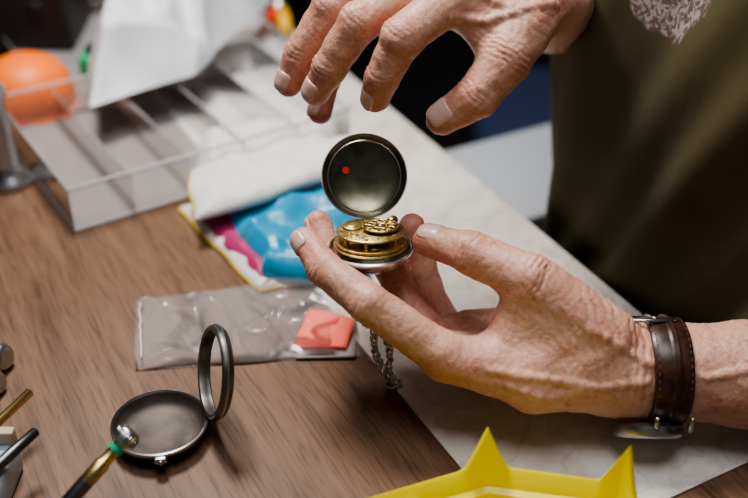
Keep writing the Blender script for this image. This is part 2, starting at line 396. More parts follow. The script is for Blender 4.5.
# case under the wrist
Mc = WF @ frame((.154, -.1010, .016), (0, -1, .12), (1, 0, 0))
lathe('watch_case', [(0, -.004), (.016, -.004), (.0192, -.002), (.0196, .002), (.0182, .0042), (.0168, .0046), (.0164, .0040), (0, .0040)], STEEL, 72, ww, Mc)
lathe('watch_dial', [(0, .0043), (.0163, .0043)], principled('dial', (.6, .58, .52), .4), 48, ww, Mc)
lathe('crown', [(0, 0), (.003, 0), (.0033, .001), (.003, .004), (0, .004)], STEEL, 20, ww, Mc @ frame((0, -.0195, 0), (0, -1, 0)))
for sx in (-1, 1):
    tube('lug_%d' % (sx + 1), [(sx * .009 + .009, .0175, 0), (sx * .0095 + .009, .021, -.003), (sx * .0095 + .009, .0235, -.007)], [.0018, .0017, .0012], STEEL, 8, ww, Mc)
# buckle on the top of the wrist
Mb = WF @ frame((.1560, -.0390, .013), (0, 1, .05), (1, 0, 0))
tube('buckle', [(-.012, -.010, 0), (.010, -.010, 0), (.012, -.008, 0), (.012, .006, -.001), (.010, .009, -.001), (-.012, .009, -.001), (-.014, .006, 0), (-.014, -.008, 0)], .0012, SILVER, 8, ww, Mb, True)
tube('buckle_tongue', [(0, -.010, .0008), (0, .0, .0013), (0, .009, .0008)], .0008, SILVER, 6, ww, Mb)
# ------------------------------------------------------------------ pocket watch
pw = empty('pocket_watch', WF @ Vector((-.002, .001, 0)))
Nn = (0, math.cos(math.radians(27)), math.sin(math.radians(27)))
Mw = WF @ frame((-.002, .0005, 0), Nn, (1, 0, 0))      # local y = towards the hinge (back)
lathe('case_bowl', [(0, -.0105), (.010, -.0102), (.0175, -.008), (.0225, -.004), (.0240, -.001), (.0247, 0), (.0247, .0012), (.0238, .0018), (.0228, .0012), (.0222, -.001), (.020, -.0045), (.016, -.007), (.009, -.0088), (0, -.0092)], SILVER, 96, pw, Mw)
tilt = Matrix.Translation((0, .016, .0)) @ Matrix.Rotation(math.radians(-5), 4, 'X') @ Matrix.Translation((0, -.016, 0))
Mm = Mw @ tilt
def disc(name, r, z0, z1, mat, M, seg=64, b=.0003):
    return lathe(name, [(0, z0), (r - b, z0), (r, z0 + b), (r, z1 - b), (r - b, z1), (0, z1)], mat, seg, pw, M)
disc('dial_plate', .0212, .0002, .0014, GOLD, Mm)
disc('pillar_plate', .0205, .0022, .0036, GOLD, Mm)
disc('top_plate', .0198, .0088, .0100, GOLD, Mm)
disc('fusee', .0062, .0036, .0088, GOLD, Mm @ Matrix.Translation((-.0075, -.006, 0)), 40)
disc('mainspring_barrel', .0075, .0040, .0084, STEEL, Mm @ Matrix.Translation((.0085, .003, 0)), 40)
for k in range(9):
    lathe('fusee_chain_%d' % k, [(.0062 - .0003 * k, .0040 + k * .0005), (.0066 - .0003 * k, .00425 + k * .0005), (.0062 - .0003 * k, .0045 + k * .0005)], STEEL, 30, pw, Mm @ Matrix.Translation((-.0075, -.006, 0)))
disc('crown_wheel', .004, .0045, .0052, GOLD, Mm @ Matrix.Translation((.002, -.0145, 0)), 30)
disc('centre_wheel', .0085, .0062, .0068, GOLD, Mm @ Matrix.Translation((0, .0, 0)), 40)
for k, a in enumerate((35, 145, 215, 262, 325)):
    x, y = .0168 * math.cos(math.radians(a)), .0168 * math.sin(math.radians(a))
    lathe('pillar_%d' % k, [(.0016, .0036), (.0017, .0042), (.0009, .0048), (.0013, .0062), (.0009, .0076), (.0017, .0082), (.0016, .0088)], GOLD, 16, pw, Mm @ Matrix.Translation((x, y, 0)))
    lathe('pillar_pin_%d' % k, [(.0012, .0100), (.0012, .0106), (0, .0108)], GOLD, 14, pw, Mm @ Matrix.Translation((x, y, 0)))
# balance cock: pierced round table
Mk = Mm @ Matrix.Translation((.0058, .0005, .0122))
disc('balance_wheel', .0088, -.0012, -.0008, STEEL, Mk, 48)
def ring(name, R, r, M, mat=GOLD, a0=0, a1=360, n=40):
    full = a1 - a0 >= 360
    pts = [(R * math.cos(math.radians(a0 + (a1 - a0) * i / (n if full else n - 1))), R * math.sin(math.radians(a0 + (a1 - a0) * i / (n if full else n - 1))), 0) for i in range(n)]
    return tube(name, pts, r, mat, 6, pw, M, full)
ring('cock_rim', .0102, .00065, Mk); ring('cock_inner', .0034, .0006, Mk); disc('cock_jewel', .0017, -.0003, .0009, STEEL, Mk, 20)
disc('cock_base_plate', .0098, -.0006, -.0003, principled('dark_brass', (.12, .075, .02), .5, 1.0), Mk, 40)
for k in range(9):
    a = math.radians(40 * k)
    ring('cock_scroll_%d' % k, .0020, .00045, Mk @ Matrix.Translation((.0066 * math.cos(a), .0066 * math.sin(a), .0002)), n=16)
    a += math.radians(20)
    tube('cock_leaf_%d' % k, [(.0035 * math.cos(a), .0035 * math.sin(a), 0), (.006 * math.cos(a + .15), .006 * math.sin(a + .15), .0006), (.0085 * math.cos(a - .12), .0085 * math.sin(a - .12), .0004), (.0102 * math.cos(a), .0102 * math.sin(a), 0)], [.0004, .0007, .0005, .0004], GOLD, 6, pw, Mk)
# cock foot and slide plate (regulator)
tube('cock_foot', [(.010, .008, .0004), (.0118, .0105, 0), (.0125, .0128, -.001)], [.0016, .0026, .003], GOLD, 10, pw, Mk @ Matrix.Translation((-.005, -.001, 0)))
disc('regulator_plate', .0058, .0100, .0112, GOLD, Mm @ Matrix.Translation((-.0105, .004, 0)), 40)
disc('regulator_disc', .0036, .0112, .0117, GOLD, Mm @ Matrix.Translation((-.0105, .004, 0)), 40)
for k, (x, y) in enumerate(((-.012, -.007), (-.005, -.014), (.004, -.0155), (-.003, .014), (-.016, -.001))):
    disc('screw_%d' % k, .0010, .0100, .0107, STEEL, Mm @ Matrix.Translation((x, y, 0)), 14, .0002)
for k in range(6):
    ring('plate_scroll_%d' % k, .0022 - .0001 * k, .00035, Mm @ Matrix.Translation((-.0135 + .0045 * (k % 3), -.0115 + .0045 * (k // 3) - .002 * (k % 3), .0101)), a0=30 * k, a1=290 + 30 * k, n=16)
# lid
lidn = Vector((0.03, .06, 1)).normalized()
Ml = WF @ frame((-.0058, .0437, -.0225), lidn, (1, 0, 0))
lathe('lid', [(0, -.0042), (.010, -.0038), (.018, -.0024), (.0232, -.0004), (.0246, .0008), (.0254, .0014), (.0256, .0004), (.0250, -.0008), (.0236, -.0018), (.018, -.0036), (.010, -.0050), (0, -.0054)], BRONZE, 96, pw, Ml)
lathe('lid_rim', [(.0246, .0006), (.0250, .0016), (.0256, .0016), (.0259, .0004), (.0252, -.0006)], SILVER, 96, pw, Ml, True)
lathe('lid_step', [(.0212, -.0012), (.0216, -.0007), (.0221, -.0008)], SILVER, 96, pw, Ml)
lathe('red_dot', [(0, .0006), (.0021, .0006), (.0021, 0)], RED, 32, pw, Ml @ frame((-.0112, .0038, -.0034), (.13, -.05, 1)))
Mh = WF @ frame((-.0055, .0155, -.0225), (1, 0, 0))
for k in range(3):
    lathe('hinge_knuckle_%d' % k, [(0, -.0022), (.0014, -.0022), (.0014, .0022), (0, .0022)], SILVER, 16, pw, Mh @ Matrix.Translation((0, 0, (k - 1) * .0046)))
tube('hinge_arm', [WF @ Vector((-.0055, .0118, -.0215)), WF @ Vector((-.0055, .0155, -.0225)), WF @ Vector((-.0055, .019, -.0225))], .0022, SILVER, 8, pw)

# chain hanging to the table
ch = empty('watch_chain', WF @ Vector((.010, -.060, -.018)))
p0 = WF @ Vector((.006, -.050, -.012)); links = []
p1 = Vector((.0120, .484, .004))
for i in range(15):
    t = i / 14; links.append(p0.lerp(p1, t) + Vector((.0015 * math.sin(t * 6), -.002 * math.sin(t * 3.1), 0)))
for i in range(15):
    t = i / 14; links.append((p0 + Vector((-.006, 0, 0))).lerp(p1 + Vector((-.002, .002, 0)), t) + Vector((-.0035 * math.sin(t * 3.1), .002, 0)))
for i in range(7): links.append(p1 + Vector((.0025 * math.sin(i * 1.9), -.0004 * i + .003 * math.cos(i * 1.3), 0)))
for i, p in enumerate(links):
    Ml2 = Matrix.Translation(p) @ Matrix.Rotation(i * 1.45, 4, 'Z') @ Matrix.Rotation(math.radians(78 if i < 30 else 25), 4, 'X')
    tube('link_%d' % i, [(.0021 * math.cos(a * math.pi / 6), .0032 * math.sin(a * math.pi / 6), 0) for a in range(12)], .0007, STEEL, 6, ch, Ml2, True)

# ------------------------------------------------------------------ table + marble sheet
WOOD = principled('walnut_laminate', (.2, .12, .08), .5)
def wood_nodes(m):
    b = m.node_tree.nodes['Principled BSDF']; tc = N(m, 'ShaderNodeTexCoord'); mp = N(m, 'ShaderNodeMapping'); mp.inputs['Scale'].default_value = (42, 3.0, 1)
    b.inputs['Specular IOR Level'].default_value = .35
    LK(m, tc.outputs['Object'], mp.inputs[0])
    n1 = N(m, 'ShaderNodeTexNoise'); n1.inputs['Scale'].default_value = 1.6; n1.inputs['Detail'].default_value = 8; n1.inputs['Roughness'].default_value = .66; n1.inputs['Distortion'].default_value = .8
    LK(m, mp.outputs[0], n1.inputs['Vector'])
    mp2 = N(m, 'ShaderNodeMapping'); mp2.inputs['Scale'].default_value = (520, 30, 1); LK(m, tc.outputs['Object'], mp2.inputs[0])
    n2 = N(m, 'ShaderNodeTexNoise'); n2.inputs['Scale'].default_value = 1; n2.inputs['Detail'].default_value = 3; LK(m, mp2.outputs[0], n2.inputs['Vector'])
    cr = N(m, 'ShaderNodeValToRGB'); e = cr.color_ramp.elements
    e[0].position = .28; e[0].color = (.088, .044, .023, 1); e[1].position = .72; e[1].color = (.225, .126, .073, 1)
    k = e.new(.45); k.color = (.152, .080, .045, 1); k = e.new(.56); k.color = (.182, .099, .057, 1)
    LK(m, n1.outputs['Fac'], cr.inputs[0])
    cr2 = N(m, 'ShaderNodeValToRGB'); cr2.color_ramp.elements[0].position = .36; cr2.color_ramp.elements[0].color = (.50, .45, .42, 1); cr2.color_ramp.elements[1].position = .5
    LK(m, n2.outputs['Fac'], cr2.inputs[0])
    mx = N(m, 'ShaderNodeMix', data_type='RGBA', blend_type='MULTIPLY'); mx.inputs['Factor'].default_value = .7
    LK(m, cr.outputs[0], mx.inputs['A']); LK(m, cr2.outputs[0], mx.inputs['B']); LK(m, mx.outputs['Result'], b.inputs['Base Color'])
wood_nodes(WOOD)
TH = math.atan2(.47, .883); TM = Matrix.Translation((.0458, .419, 0)) @ Matrix.Rotation(TH, 4, 'Z')
table = empty('work_table', (.0458, .419, -.02))
top = box('table_top', -.25, .40, -.015, .874, 1.40, .03, WOOD, None, None, .003); top.matrix_world = TM
top.parent = table; top.matrix_parent_inverse = Matrix.Translation(table.location).inverted()
LEG = principled('black_steel', (.02, .02, .02), .5, .6)
for k, (x, y) in enumerate(((-.65, -.25), (.15, -.25), (-.65, 1.05), (.15, 1.05))):
    box('leg_%d' % k, x, y, -.39, .04, .04, .72, LEG, table, TM)
MARB = principled('marble_contact_sheet', (.7, .67, .62), .36)
def marble_nodes(m):
    b = m.node_tree.nodes['Principled BSDF']; tc = N(m, 'ShaderNodeTexCoord')
    nd = N(m, 'ShaderNodeTexNoise'); nd.inputs['Scale'].default_value = 14; nd.inputs['Detail'].default_value = 6; LK(m, tc.outputs['Object'], nd.inputs['Vector'])
    ml = N(m, 'ShaderNodeMix', data_type='VECTOR'); ml.inputs['Factor'].default_value = .14
    LK(m, tc.outputs['Object'], ml.inputs['A']); LK(m, nd.outputs['Color'], ml.inputs['B'])
    vo = N(m, 'ShaderNodeTexVoronoi', feature='DISTANCE_TO_EDGE'); vo.inputs['Scale'].default_value = 30; LK(m, ml.outputs['Result'], vo.inputs['Vector'])
    cr = N(m, 'ShaderNodeValToRGB'); e = cr.color_ramp.elements; e[0].position = 0; e[0].color = (.64, .59, .54, 1); e[1].position = .08; e[1].color = (.73, .70, .66, 1)
    LK(m, vo.outputs['Distance'], cr.inputs[0])
    n2 = N(m, 'ShaderNodeTexNoise'); n2.inputs['Scale'].default_value = 24; n2.inputs['Detail'].default_value = 8; n2.inputs['Distortion'].default_value = 1.4; LK(m, tc.outputs['Object'], n2.inputs['Vector'])
    c2 = N(m, 'ShaderNodeValToRGB'); e = c2.color_ramp.elements; e[0].position = .36; e[0].color = (.84, .79, .73, 1); e[1].position = .58; e[1].color = (1, .99, .97, 1)
    LK(m, n2.outputs['Fac'], c2.inputs[0])
    mx = N(m, 'ShaderNodeMix', data_type='RGBA', blend_type='MULTIPLY'); mx.inputs['Factor'].default_value = .9
    LK(m, cr.outputs[0], mx.inputs['A']); LK(m, c2.outputs[0], mx.inputs['B']); LK(m, mx.outputs['Result'], b.inputs['Base Color'])
marble_nodes(MARB)
mb = box('marble_sheet', .0925, .30, .0008, .183, .754, .0016, MARB, None, None, .0004); mb.matrix_world = TM

# ------------------------------------------------------------------ empty outer watch case on the table
oc = empty('watch_case_with_bezel', (-.124, .4415, 0))
Mo = Matrix.Translation((-.124, .4415, 0))
lathe('case_back', [(0, .0006), (.014, .0006), (.0215, .003), (.0262, .007), (.0272, .0092), (.0276, .0104), (.0276, .0116), (.0266, .0122), (.0256, .0116), (.0252, .0100)], DARKMETAL, 96, oc, Mo)
lathe('case_interior', [(.0254, .0110), (.0250, .0092), (.0240, .0062), (.0222, .0042), (.018, .0032), (.010, .0028), (0, .0027)], CASEIN, 96, oc, Mo)
lathe('case_lip', [(.0258, .0112), (.0266, .0126), (.0276, .0122), (.0279, .0108)], STEEL, 96, oc, Mo)
al = math.radians(-20); av = Vector((math.sin(al), math.cos(al), 0)); rv = Vector((math.cos(al), -math.sin(al), 0))
hg = Vector((-.124, .4415, .0125)) + rv * .0283
wv = (rv * .26 + Vector((0, 0, 1))).normalized()
Mz = frame(hg + wv * .0275, av.cross(wv), av)
lathe('bezel', [(.0236, -.0022), (.0240, -.0030), (.0258, -.0034), (.0270, -.0024), (.0273, 0), (.0268, .0022), (.0255, .0036), (.0240, .0038), (.0234, .0030), (.0240, .0006)], DARKMETAL, 96, oc, Mz, True)
lathe('bezel_groove', [(.0274, -.0006), (.0278, 0), (.0274, .0006)], STEEL, 96, oc, Mz)
Mg = frame(hg, av)
for k in range(3):
    lathe('case_hinge_%d' % k, [(0, -.0024), (.0018, -.0024), (.0018, .0024), (0, .0024)], DARKMETAL, 16, oc, Mg @ Matrix.Translation((0, 0, (k - 1) * .005)))
box('clasp', 0, 0, 0, .007, .004, .004, STEEL, oc, Matrix.Translation((-.1185, .4127, .0105)) @ Matrix.Rotation(.2, 4, 'Z'), .001)
lathe('clasp_button', [(0, -.001), (.0014, -.001), (.0016, 0), (.0012, .001), (0, .0012)], STEEL, 16, oc, frame((-.118, .4105, .0105), (.2, -1, .2)))

# ------------------------------------------------------------------ patches (cloth, bag, paper)
def patch(name, cs, nu, nv, hf, mat, parent=None, thick=0):
    cs = [Vector(c) for c in cs]; v = []; f = []
    def pt(u, w):
        p = (cs[0] * (1 - u) + cs[1] * u) * (1 - w) + (cs[3] * (1 - u) + cs[2] * u) * w
        return p + Vector(hf(u, w, p))
    for i in range(nu + 1):
        for j in range(nv + 1): v.append(pt(i / nu, j / nv))
    for i in range(nu):
        for j in range(nv):
            a = i * (nv + 1) + j; f.append((a, a + nv + 1, a + nv + 2, a + 1))
    o = mesh_obj(name, v, f, mat, True, parent)
    if thick:
        s = o.modifiers.new('s', 'SOLIDIFY'); s.thickness = thick; s.offset = 1
    bd = [pt(i / 40, 0) for i in range(40)] + [pt(1, i / 40) for i in range(40)] + [pt(1 - i / 40, 1) for i in range(40)] + [pt(0, 1 - i / 40) for i in range(40)]
    return o, bd
def nz(x, y, z=0): return noise.noise(Vector((x, y, z)))
def ridge(x, y, z=0): return 1 - abs(nz(x, y, z)) * 2
cloth = empty('folded_silk_cloth', (-.09, .70, 0))
WHITEC = principled('white_silk', (.74, .71, .66), .6, Sheen_Weight=.2)
BLUEC = principled('cyan_satin', (.004, .27, .48), .34, Sheen_Weight=.15)
YEL = principled('yellow_piping', (.80, .55, .02), .6); MAG = principled('magenta_silk', (.38, .03, .12), .5)
def edge_bulge(u, w, H): return H * (min(1, 9 * min(u, 1 - u, w, 1 - w)) ** .5)
def hb(seed, H, amp, fr, z0=.002):
    def h(u, w, p):
        b = edge_bulge(u, w, H)
        return (amp * .8 * nz(p.x * fr, p.y * fr, seed + 5), amp * .8 * nz(p.x * fr, p.y * fr, seed + 9), z0 + b + amp * (ridge(p.x * fr * .8, p.y * fr, seed) * .9 + .25 * nz(p.x * fr * 3, p.y * fr * 2, seed)) * (b / H * .8 + .2))
    return h
for nm, cs, sd, H, am, fr, mt, z0 in (
    ('lower_fold', [(-.080, .583, 0), (-.03, .60, 0), (-.06, .74, 0), (-.152, .690, 0)], 3.1, .005, .003, 30, WHITEC, .001),
    ('magenta_fold', [(-.080, .589, 0), (-.03, .61, 0), (-.06, .73, 0), (-.136, .670, 0)], 6.2, .008, .002, 30, MAG, .002),
    ('white_fold', [(-.136, .664, 0), (-.030, .705, 0), (-.034, .822, 0), (-.150, .790, 0)], 1.7, .020, .006, 24, WHITEC, .004),
    ('blue_fold', [(-.074, .588, 0), (-.006, .592, 0), (-.008, .715, 0), (-.110, .664, 0)], 8.3, .014, .008, 34, BLUEC, .004)):
    o, bd = patch(nm, cs, 70, 70, hb(sd, H, am, fr, z0), mt, cloth, .0012)
    if nm != 'blue_fold': tube(nm + '_piping', [p + Vector((0, 0, .0004)) for p in bd], .0016, YEL, 7, cloth, None, True)
o, bd = patch('white_turnover', [(-.132, .640, .014), (-.012, .698, .025), (-.016, .742, .028), (-.142, .700, .022)], 60, 30, hb(2.2, .005, .005, 30, .007), WHITEC, cloth, .0012)
tube('turnover_piping', [p + Vector((0, 0, .0006)) for p in bd[120:]], .0014, YEL, 7, cloth)

BAG = bpy.data.materials.new('clear_polythene'); BAG.use_nodes = True
nt = BAG.node_tree; nt.nodes.remove(nt.nodes['Principled BSDF']); out = nt.nodes['Material Output']
tr_ = N(BAG, 'ShaderNodeBsdfTransparent'); gl = N(BAG, 'ShaderNodeBsdfGlossy'); gl.inputs['Roughness'].default_value = .16
df = N(BAG, 'ShaderNodeBsdfDiffuse'); df.inputs['Color'].default_value = (.95, .95, .97, 1)
lw = N(BAG, 'ShaderNodeFresnel'); lw.inputs['IOR'].default_value = 1.4
m1 = N(BAG, 'ShaderNodeMixShader'); m1.inputs[0].default_value = .09; m2 = N(BAG, 'ShaderNodeMixShader')
LK(BAG, tr_.outputs[0], m1.inputs[1]); LK(BAG, df.outputs[0], m1.inputs[2]); LK(BAG, lw.outputs[0], m2.inputs[0]); LK(BAG, m1.outputs[0], m2.inputs[1]); LK(BAG, gl.outputs[0], m2.inputs[2]); LK(BAG, m2.outputs[0], out.inputs[0])
bag = empty('plastic_bag', (-.09, .545, 0))
def bagh(seed, H, A):
    def h(u, w, p):
        b = min(1, 5 * min(u, 1 - u, w, 1 - w)) ** .7
        q = abs(nz(p.x * 17 + 3, p.y * 24 - p.x * 6, seed)) * 2
        r = max(0, 1 - q * 2.2) * .009 + max(0, 1 - abs(nz(p.x * 40 + p.y * 20, p.y * 30, seed + 4)) * 6) * .0022
        lf = .006 * nz(p.x * 13, p.y * 13, seed + 8)
        return (A * .007 * nz(p.x * 20, p.y * 20, seed), A * .008 * nz(p.x * 20, p.y * 20, seed + 3), .0008 + b * max(0, H + A * (r + lf)) + A * .001 * (1 + nz(p.x * 50, p.y * 50, seed)))
    return h
bc = [(-.150, .500, 0), (-.010, .514, 0), (-.016, .600, 0), (-.164, .574, 0)]
patch('bag_front', bc, 140, 90, bagh(1, .0055, 1), BAG, bag); patch('bag_back', bc, 60, 40, bagh(7, .0002, .12), BAG, bag)
tube('bag_zip_seal', [(-.159 + .012 * t / 20 + .001 * nz(t * .5, 0), .564 - .058 * t / 20, .006 + .002 * nz(t * .4, 2)) for t in range(21)], .0005, principled('zip_seal', (.85, .85, .85), .3), 6, bag)
TAG = principled('fluorescent_orange_paper', (1.0, .19, .12), .6, Emission_Color=(1, .13, .08, 1), Emission_Strength=.28)  # weak glow put into the paper so the label reads brighter
tag = empty('orange_label', (-.035, .535, 0))
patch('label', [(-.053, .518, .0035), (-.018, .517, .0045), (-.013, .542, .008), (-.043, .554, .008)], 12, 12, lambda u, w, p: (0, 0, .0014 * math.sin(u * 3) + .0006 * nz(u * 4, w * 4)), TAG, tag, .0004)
patch('label_card', [(-.050, .510, .0008), (-.012, .511, .0008), (-.012, .538, .0008), (-.046, .543, .0008)], 8, 8, lambda u, w, p: (0, 0, .0006), principled('card', (.45, .42, .38), .6), tag, .0012)

# ------------------------------------------------------------------ organiser box
def clear_plastic(name, opac):
    m = bpy.data.materials.new(name); m.use_nodes = True; nt = m.node_tree; nt.nodes.remove(nt.nodes['Principled BSDF']); out = nt.nodes['Material Output']
    a_ = N(m, 'ShaderNodeBsdfTransparent'); a_.inputs[0].default_value = (.99, .99, 1, 1)
    b0 = N(m, 'ShaderNodeBsdfDiffuse'); b0.inputs[0].default_value = (.96, .96, .97, 1); b1 = N(m, 'ShaderNodeBsdfTranslucent'); b1.inputs[0].default_value = (.96, .96, .97, 1)
    b_ = N(m, 'ShaderNodeMixShader'); b_.inputs[0].default_value = .5; LK(m, b0.outputs[0], b_.inputs[1]); LK(m, b1.outputs[0], b_.inputs[2])
    c_ = N(m, 'ShaderNodeBsdfGlossy'); c_.inputs['Roughness'].default_value = .2
    x1 = N(m, 'ShaderNodeMixShader'); x1.inputs[0].default_value = opac; x2 = N(m, 'ShaderNodeMixShader'); fr_ = N(m, 'ShaderNodeFresnel'); fr_.inputs[0].default_value = 1.2
    LK(m, a_.outputs[0], x1.inputs[1]); LK(m, b_.outputs[0], x1.inputs[2]); LK(m, fr_.outputs[0], x2.inputs[0]); LK(m, x1.outputs[0], x2.inputs[1]); LK(m, c_.outputs[0], x2.inputs[2]); LK(m, x2.outputs[0], out.inputs[0]); return m
CLEAR_B = clear_plastic('clear_styrene_base', .42); CLEAR_W = clear_plastic('clear_styrene_wall', .22); CLEAR_R = clear_plastic('clear_styrene_rim', .5)
org = empty('plastic_organizer_box', (-.226, .657, 0))
OM = Matrix.Translation((-.226, .660, 0)) @ Matrix.Rotation(math.radians(33), 4, 'Z')
LX, LY, HZ, T = .245, .185, .036, .0018
def panel(nm, cx, cy, cz, sx, sy, sz, mat, M):   # thin wall as one sheet with a thickened top edge
    if sx > sy: v = [(cx - sx / 2, cy, cz - sz / 2), (cx + sx / 2, cy, cz - sz / 2), (cx + sx / 2, cy, cz + sz / 2), (cx - sx / 2, cy, cz + sz / 2)]
    else: v = [(cx, cy - sy / 2, cz - sz / 2), (cx, cy + sy / 2, cz - sz / 2), (cx, cy + sy / 2, cz + sz / 2), (cx, cy - sy / 2, cz + sz / 2)]
    mesh_obj(nm, v, [(0, 1, 2, 3)], mat, False, org, M)
    tube(nm + '_edge', [M @ Vector(v[3]), M @ Vector(v[2])], .0008, CLEAR_R, 6, org)
mesh_obj('base', [(0, 0, .0022), (LX, 0, .0022), (LX, LY, .0022), (0, LY, .0022)], [(0, 1, 2, 3)], CLEAR_B, False, org, OM)
for nm, cx, cy, sx, sy in (('wall_panel_a', LX / 2, 0, LX, T), ('wall_panel_b', LX / 2, LY, LX, T), ('wall_panel_c', 0, LY / 2, T, LY), ('wall_panel_d', LX, LY / 2, T, LY)):
    panel(nm, cx, cy, HZ / 2 + .0015, sx, sy, HZ, CLEAR_W, OM)
for k in range(1, 5): panel('divider_%d' % k, LX * k / 5, LY / 2, .017, T, LY, .030, CLEAR_W, OM)
tube('rim', [OM @ Vector(p) for p in ((0, 0, .0375), (LX, 0, .0375), (LX, LY, .0375), (0, LY, .0375))], .0014, CLEAR_R, 6, org, None, True)
tube('base_rim', [OM @ Vector(p) for p in ((0, 0, .0022), (LX, 0, .0022), (LX, LY, .0022), (0, LY, .0022))], .0014, CLEAR_R, 6, org, None, True)
OM2 = OM @ Matrix.Translation((.05, LY + .004, .002)) @ Matrix.Rotation(math.radians(4), 4, 'X')
mesh_obj('lid_panel', [(0, 0, .003), (LX, 0, .003), (LX, LY, .003), (0, LY, .003)], [(0, 1, 2, 3)], CLEAR_B, False, org, OM2)
for nm, cx, cy, sx, sy in (('lid_side_a', LX / 2, 0, LX, T), ('lid_side_b', LX / 2, LY, LX, T), ('lid_side_c', 0, LY / 2, T, LY), ('lid_side_d', LX, LY / 2, T, LY)):
    panel(nm, cx, cy, .010, sx, sy, .014, CLEAR_W, OM2)
# crumpled white paper
PAPER = principled('white_tissue', (.70, .70, .73), .8)
def ph(u, w, p):
    b = min(1, 5 * min(u, 1 - u, w, 1 - w))
    return (.02 * nz(p.x * 12, p.y * 12, 3), .02 * nz(p.x * 12, p.y * 12, 6), .040 + b * (.010 + .045 * w + .018 * max(0, ridge(p.x * 9, p.y * 8, 2)) ** 2 + .016 * ridge(p.x * 26, p.y * 22, 5)))
patch('crumpled_tissue_paper', [(-.240, .800, 0), (-.165, .850, 0), (-.100, 1.04, 0), (-.275, 1.00, 0)], 90, 90, ph, PAPER)

# ------------------------------------------------------------------ yellow tray
YP = principled('yellow_plastic', (.86, .70, .004), .36, Subsurface_Weight=.1, Subsurface_Scale=.004)
poly = [Vector(p) for p in ((.059, .394, 0), (.130, .381, 0), (.150, .325, 0), (.120, .265, 0), (.020, .262, 0), (-.056, .350, 0))]
cen = sum(poly, Vector()) / len(poly)
ring_pts = []
n = len(poly); K = 32
for i in range(n):
    a, b2 = poly[i], poly[(i + 1) % n]; Lh = (b2 - a).length
    for k in range(K):
        t = (k / K); da, db = t * Lh, (1 - t) * Lh
        s = 0
        if i in (0, 1, 2, 3): s = max(0, 1 - da / .0125) ** 1.15
        if (i + 1) % n in (0, 1, 2, 3): s = max(s, max(0, 1 - db / .0125) ** 1.15)
        h = .026 + .027 * s
        ring_pts.append((a.lerp(b2, t), h, s))
v = []; f = []; m_ = len(ring_pts)
prof_n = 9
for p, h, s in ring_pts:
    o_ = (p - cen); u_ = o_.normalized()
    z = Vector((0, 0, 1)); ledge = cen + o_ * .955
    topp = p + z * h
    v += [cen + o_ * .84 + z * .001, cen + o_ * .90 + z * .001, ledge + z * .016, topp + u_ * .0014 - z * .0010, topp, topp - u_ * .0014 - z * .0010, ledge - u_ * .0035 + z * .0165, ledge - u_ * .007 + z * .015, cen + o_ * .83 + z * .004]
for i in range(m_):
    j = (i + 1) % m_
    for k in range(prof_n - 1): f.append((i * prof_n + k, j * prof_n + k, j * prof_n + k + 1, i * prof_n + k + 1))
f.append(tuple(i * prof_n + prof_n - 1 for i in range(m_))); f.append(tuple(i * prof_n for i in reversed(range(m_))))
ty = mesh_obj('yellow_parts_tray', v, f, YP, True)
es = ty.modifiers.new('es', 'EDGE_SPLIT'); es.split_angle = math.radians(35)

# ------------------------------------------------------------------ tools bottom left
BRASS = principled('brass_rod_metal', (.62, .46, .2), .3, 1.0); BLK = principled('black_plastic', (.015, .015, .018), .4); GRN = principled('green_plastic', (.02, .35, .16), .4)
rest = empty('tool_rest', (-.215, .36, 0))
box('rest_block', -.222, .388, .011, .05, .06, .022, principled('grey_blue_plastic', (.40, .47, .53), .4), rest, Matrix.Identity(4), .003)
box('rest_lip', -.222, .415, .026, .05, .006, .010, principled('pale_wood', (.5, .4, .28), .6), rest, Matrix.Identity(4), .001)
def rod(name, a, b, segs, parent):
    a, b = Vector(a), Vector(b); L = (b - a).length; M = frame(a, b - a)
    for k, (prof, mt) in enumerate(segs): lathe('%s_part_%d' % (name, k), [(r, z) for r, z in prof], mt, 28, parent, M)
sd_ = empty('screwdriver', (-.16, .37, .03))
A = Vector((-.185, .342, .004)); B = Vector((-.1265, .398, .047)); Ls = (B - A).length
rod('driver', A, B, [([(0, 0), (.0016, 0), (.0016, .02), (.004, .024), (.0042, Ls - .034), (0, Ls - .034)], principled('knurled_dark', (.2, .2, .2), .35, 1.0)),
                     ([(0, Ls - .034), (.0040, Ls - .034), (.0042, Ls - .032), (.0042, Ls - .022), (.0034, Ls - .021), (.0034, Ls - .014), (0, Ls - .013)], BRASS),
                     ([(0, Ls - .0140), (.0044, Ls - .0138), (.0044, Ls - .0110), (0, Ls - .0108)], GRN),
                     ([(0, Ls - .011), (.0036, Ls - .0105), (.0040, Ls - .009), (.0062, Ls - .0075), (.0064, Ls - .002), (.0050, Ls), (.0025, Ls + .0004), (0, Ls - .0006)], STEEL)], sd_)
Md = frame(A, B - A)
for k in range(20):
    a = 2 * math.pi * k / 20
    tube('knurl_%d' % k, [(.0063 * math.cos(a), .0063 * math.sin(a), Ls - .0072), (.0064 * math.cos(a), .0064 * math.sin(a), Ls - .0022)], .0005, STEEL, 5, sd_, Md)
br = empty('brass_rod', (-.21, .40, .03)); rod('brass', (-.235, .372, .024), (-.1965, .4475, .030), [([(0, 0), (.0027, 0), (.0027, .0840), (.0022, .0845), (0, .0845)], BRASS)], br)
tw = empty('steel_punch', (-.2, .38, .03)); rod('punch', (-.222, .355, .023), (-.1845, .4155, .030), [([(0, 0), (.0030, .0), (.0033, .05), (.0028, .0705), (.0018, .0715), (0, .0715)], principled('gunmetal', (.12, .12, .13), .35, 1.0))], tw)
kn = empty('steel_collet', (-.235, .50, 0))
lathe('collet_body', [(0, -.012), (.006, -.012), (.0062, -.003), (.0085, -.002), (.0088, .004), (.007, .0065), (.003, .0070), (0, .006)], STEEL, 40, kn, frame((-.236, .503, .0090), (1, -.3, .25)))
kn2 = empty('steel_collet.001', (-.235, .48, 0))
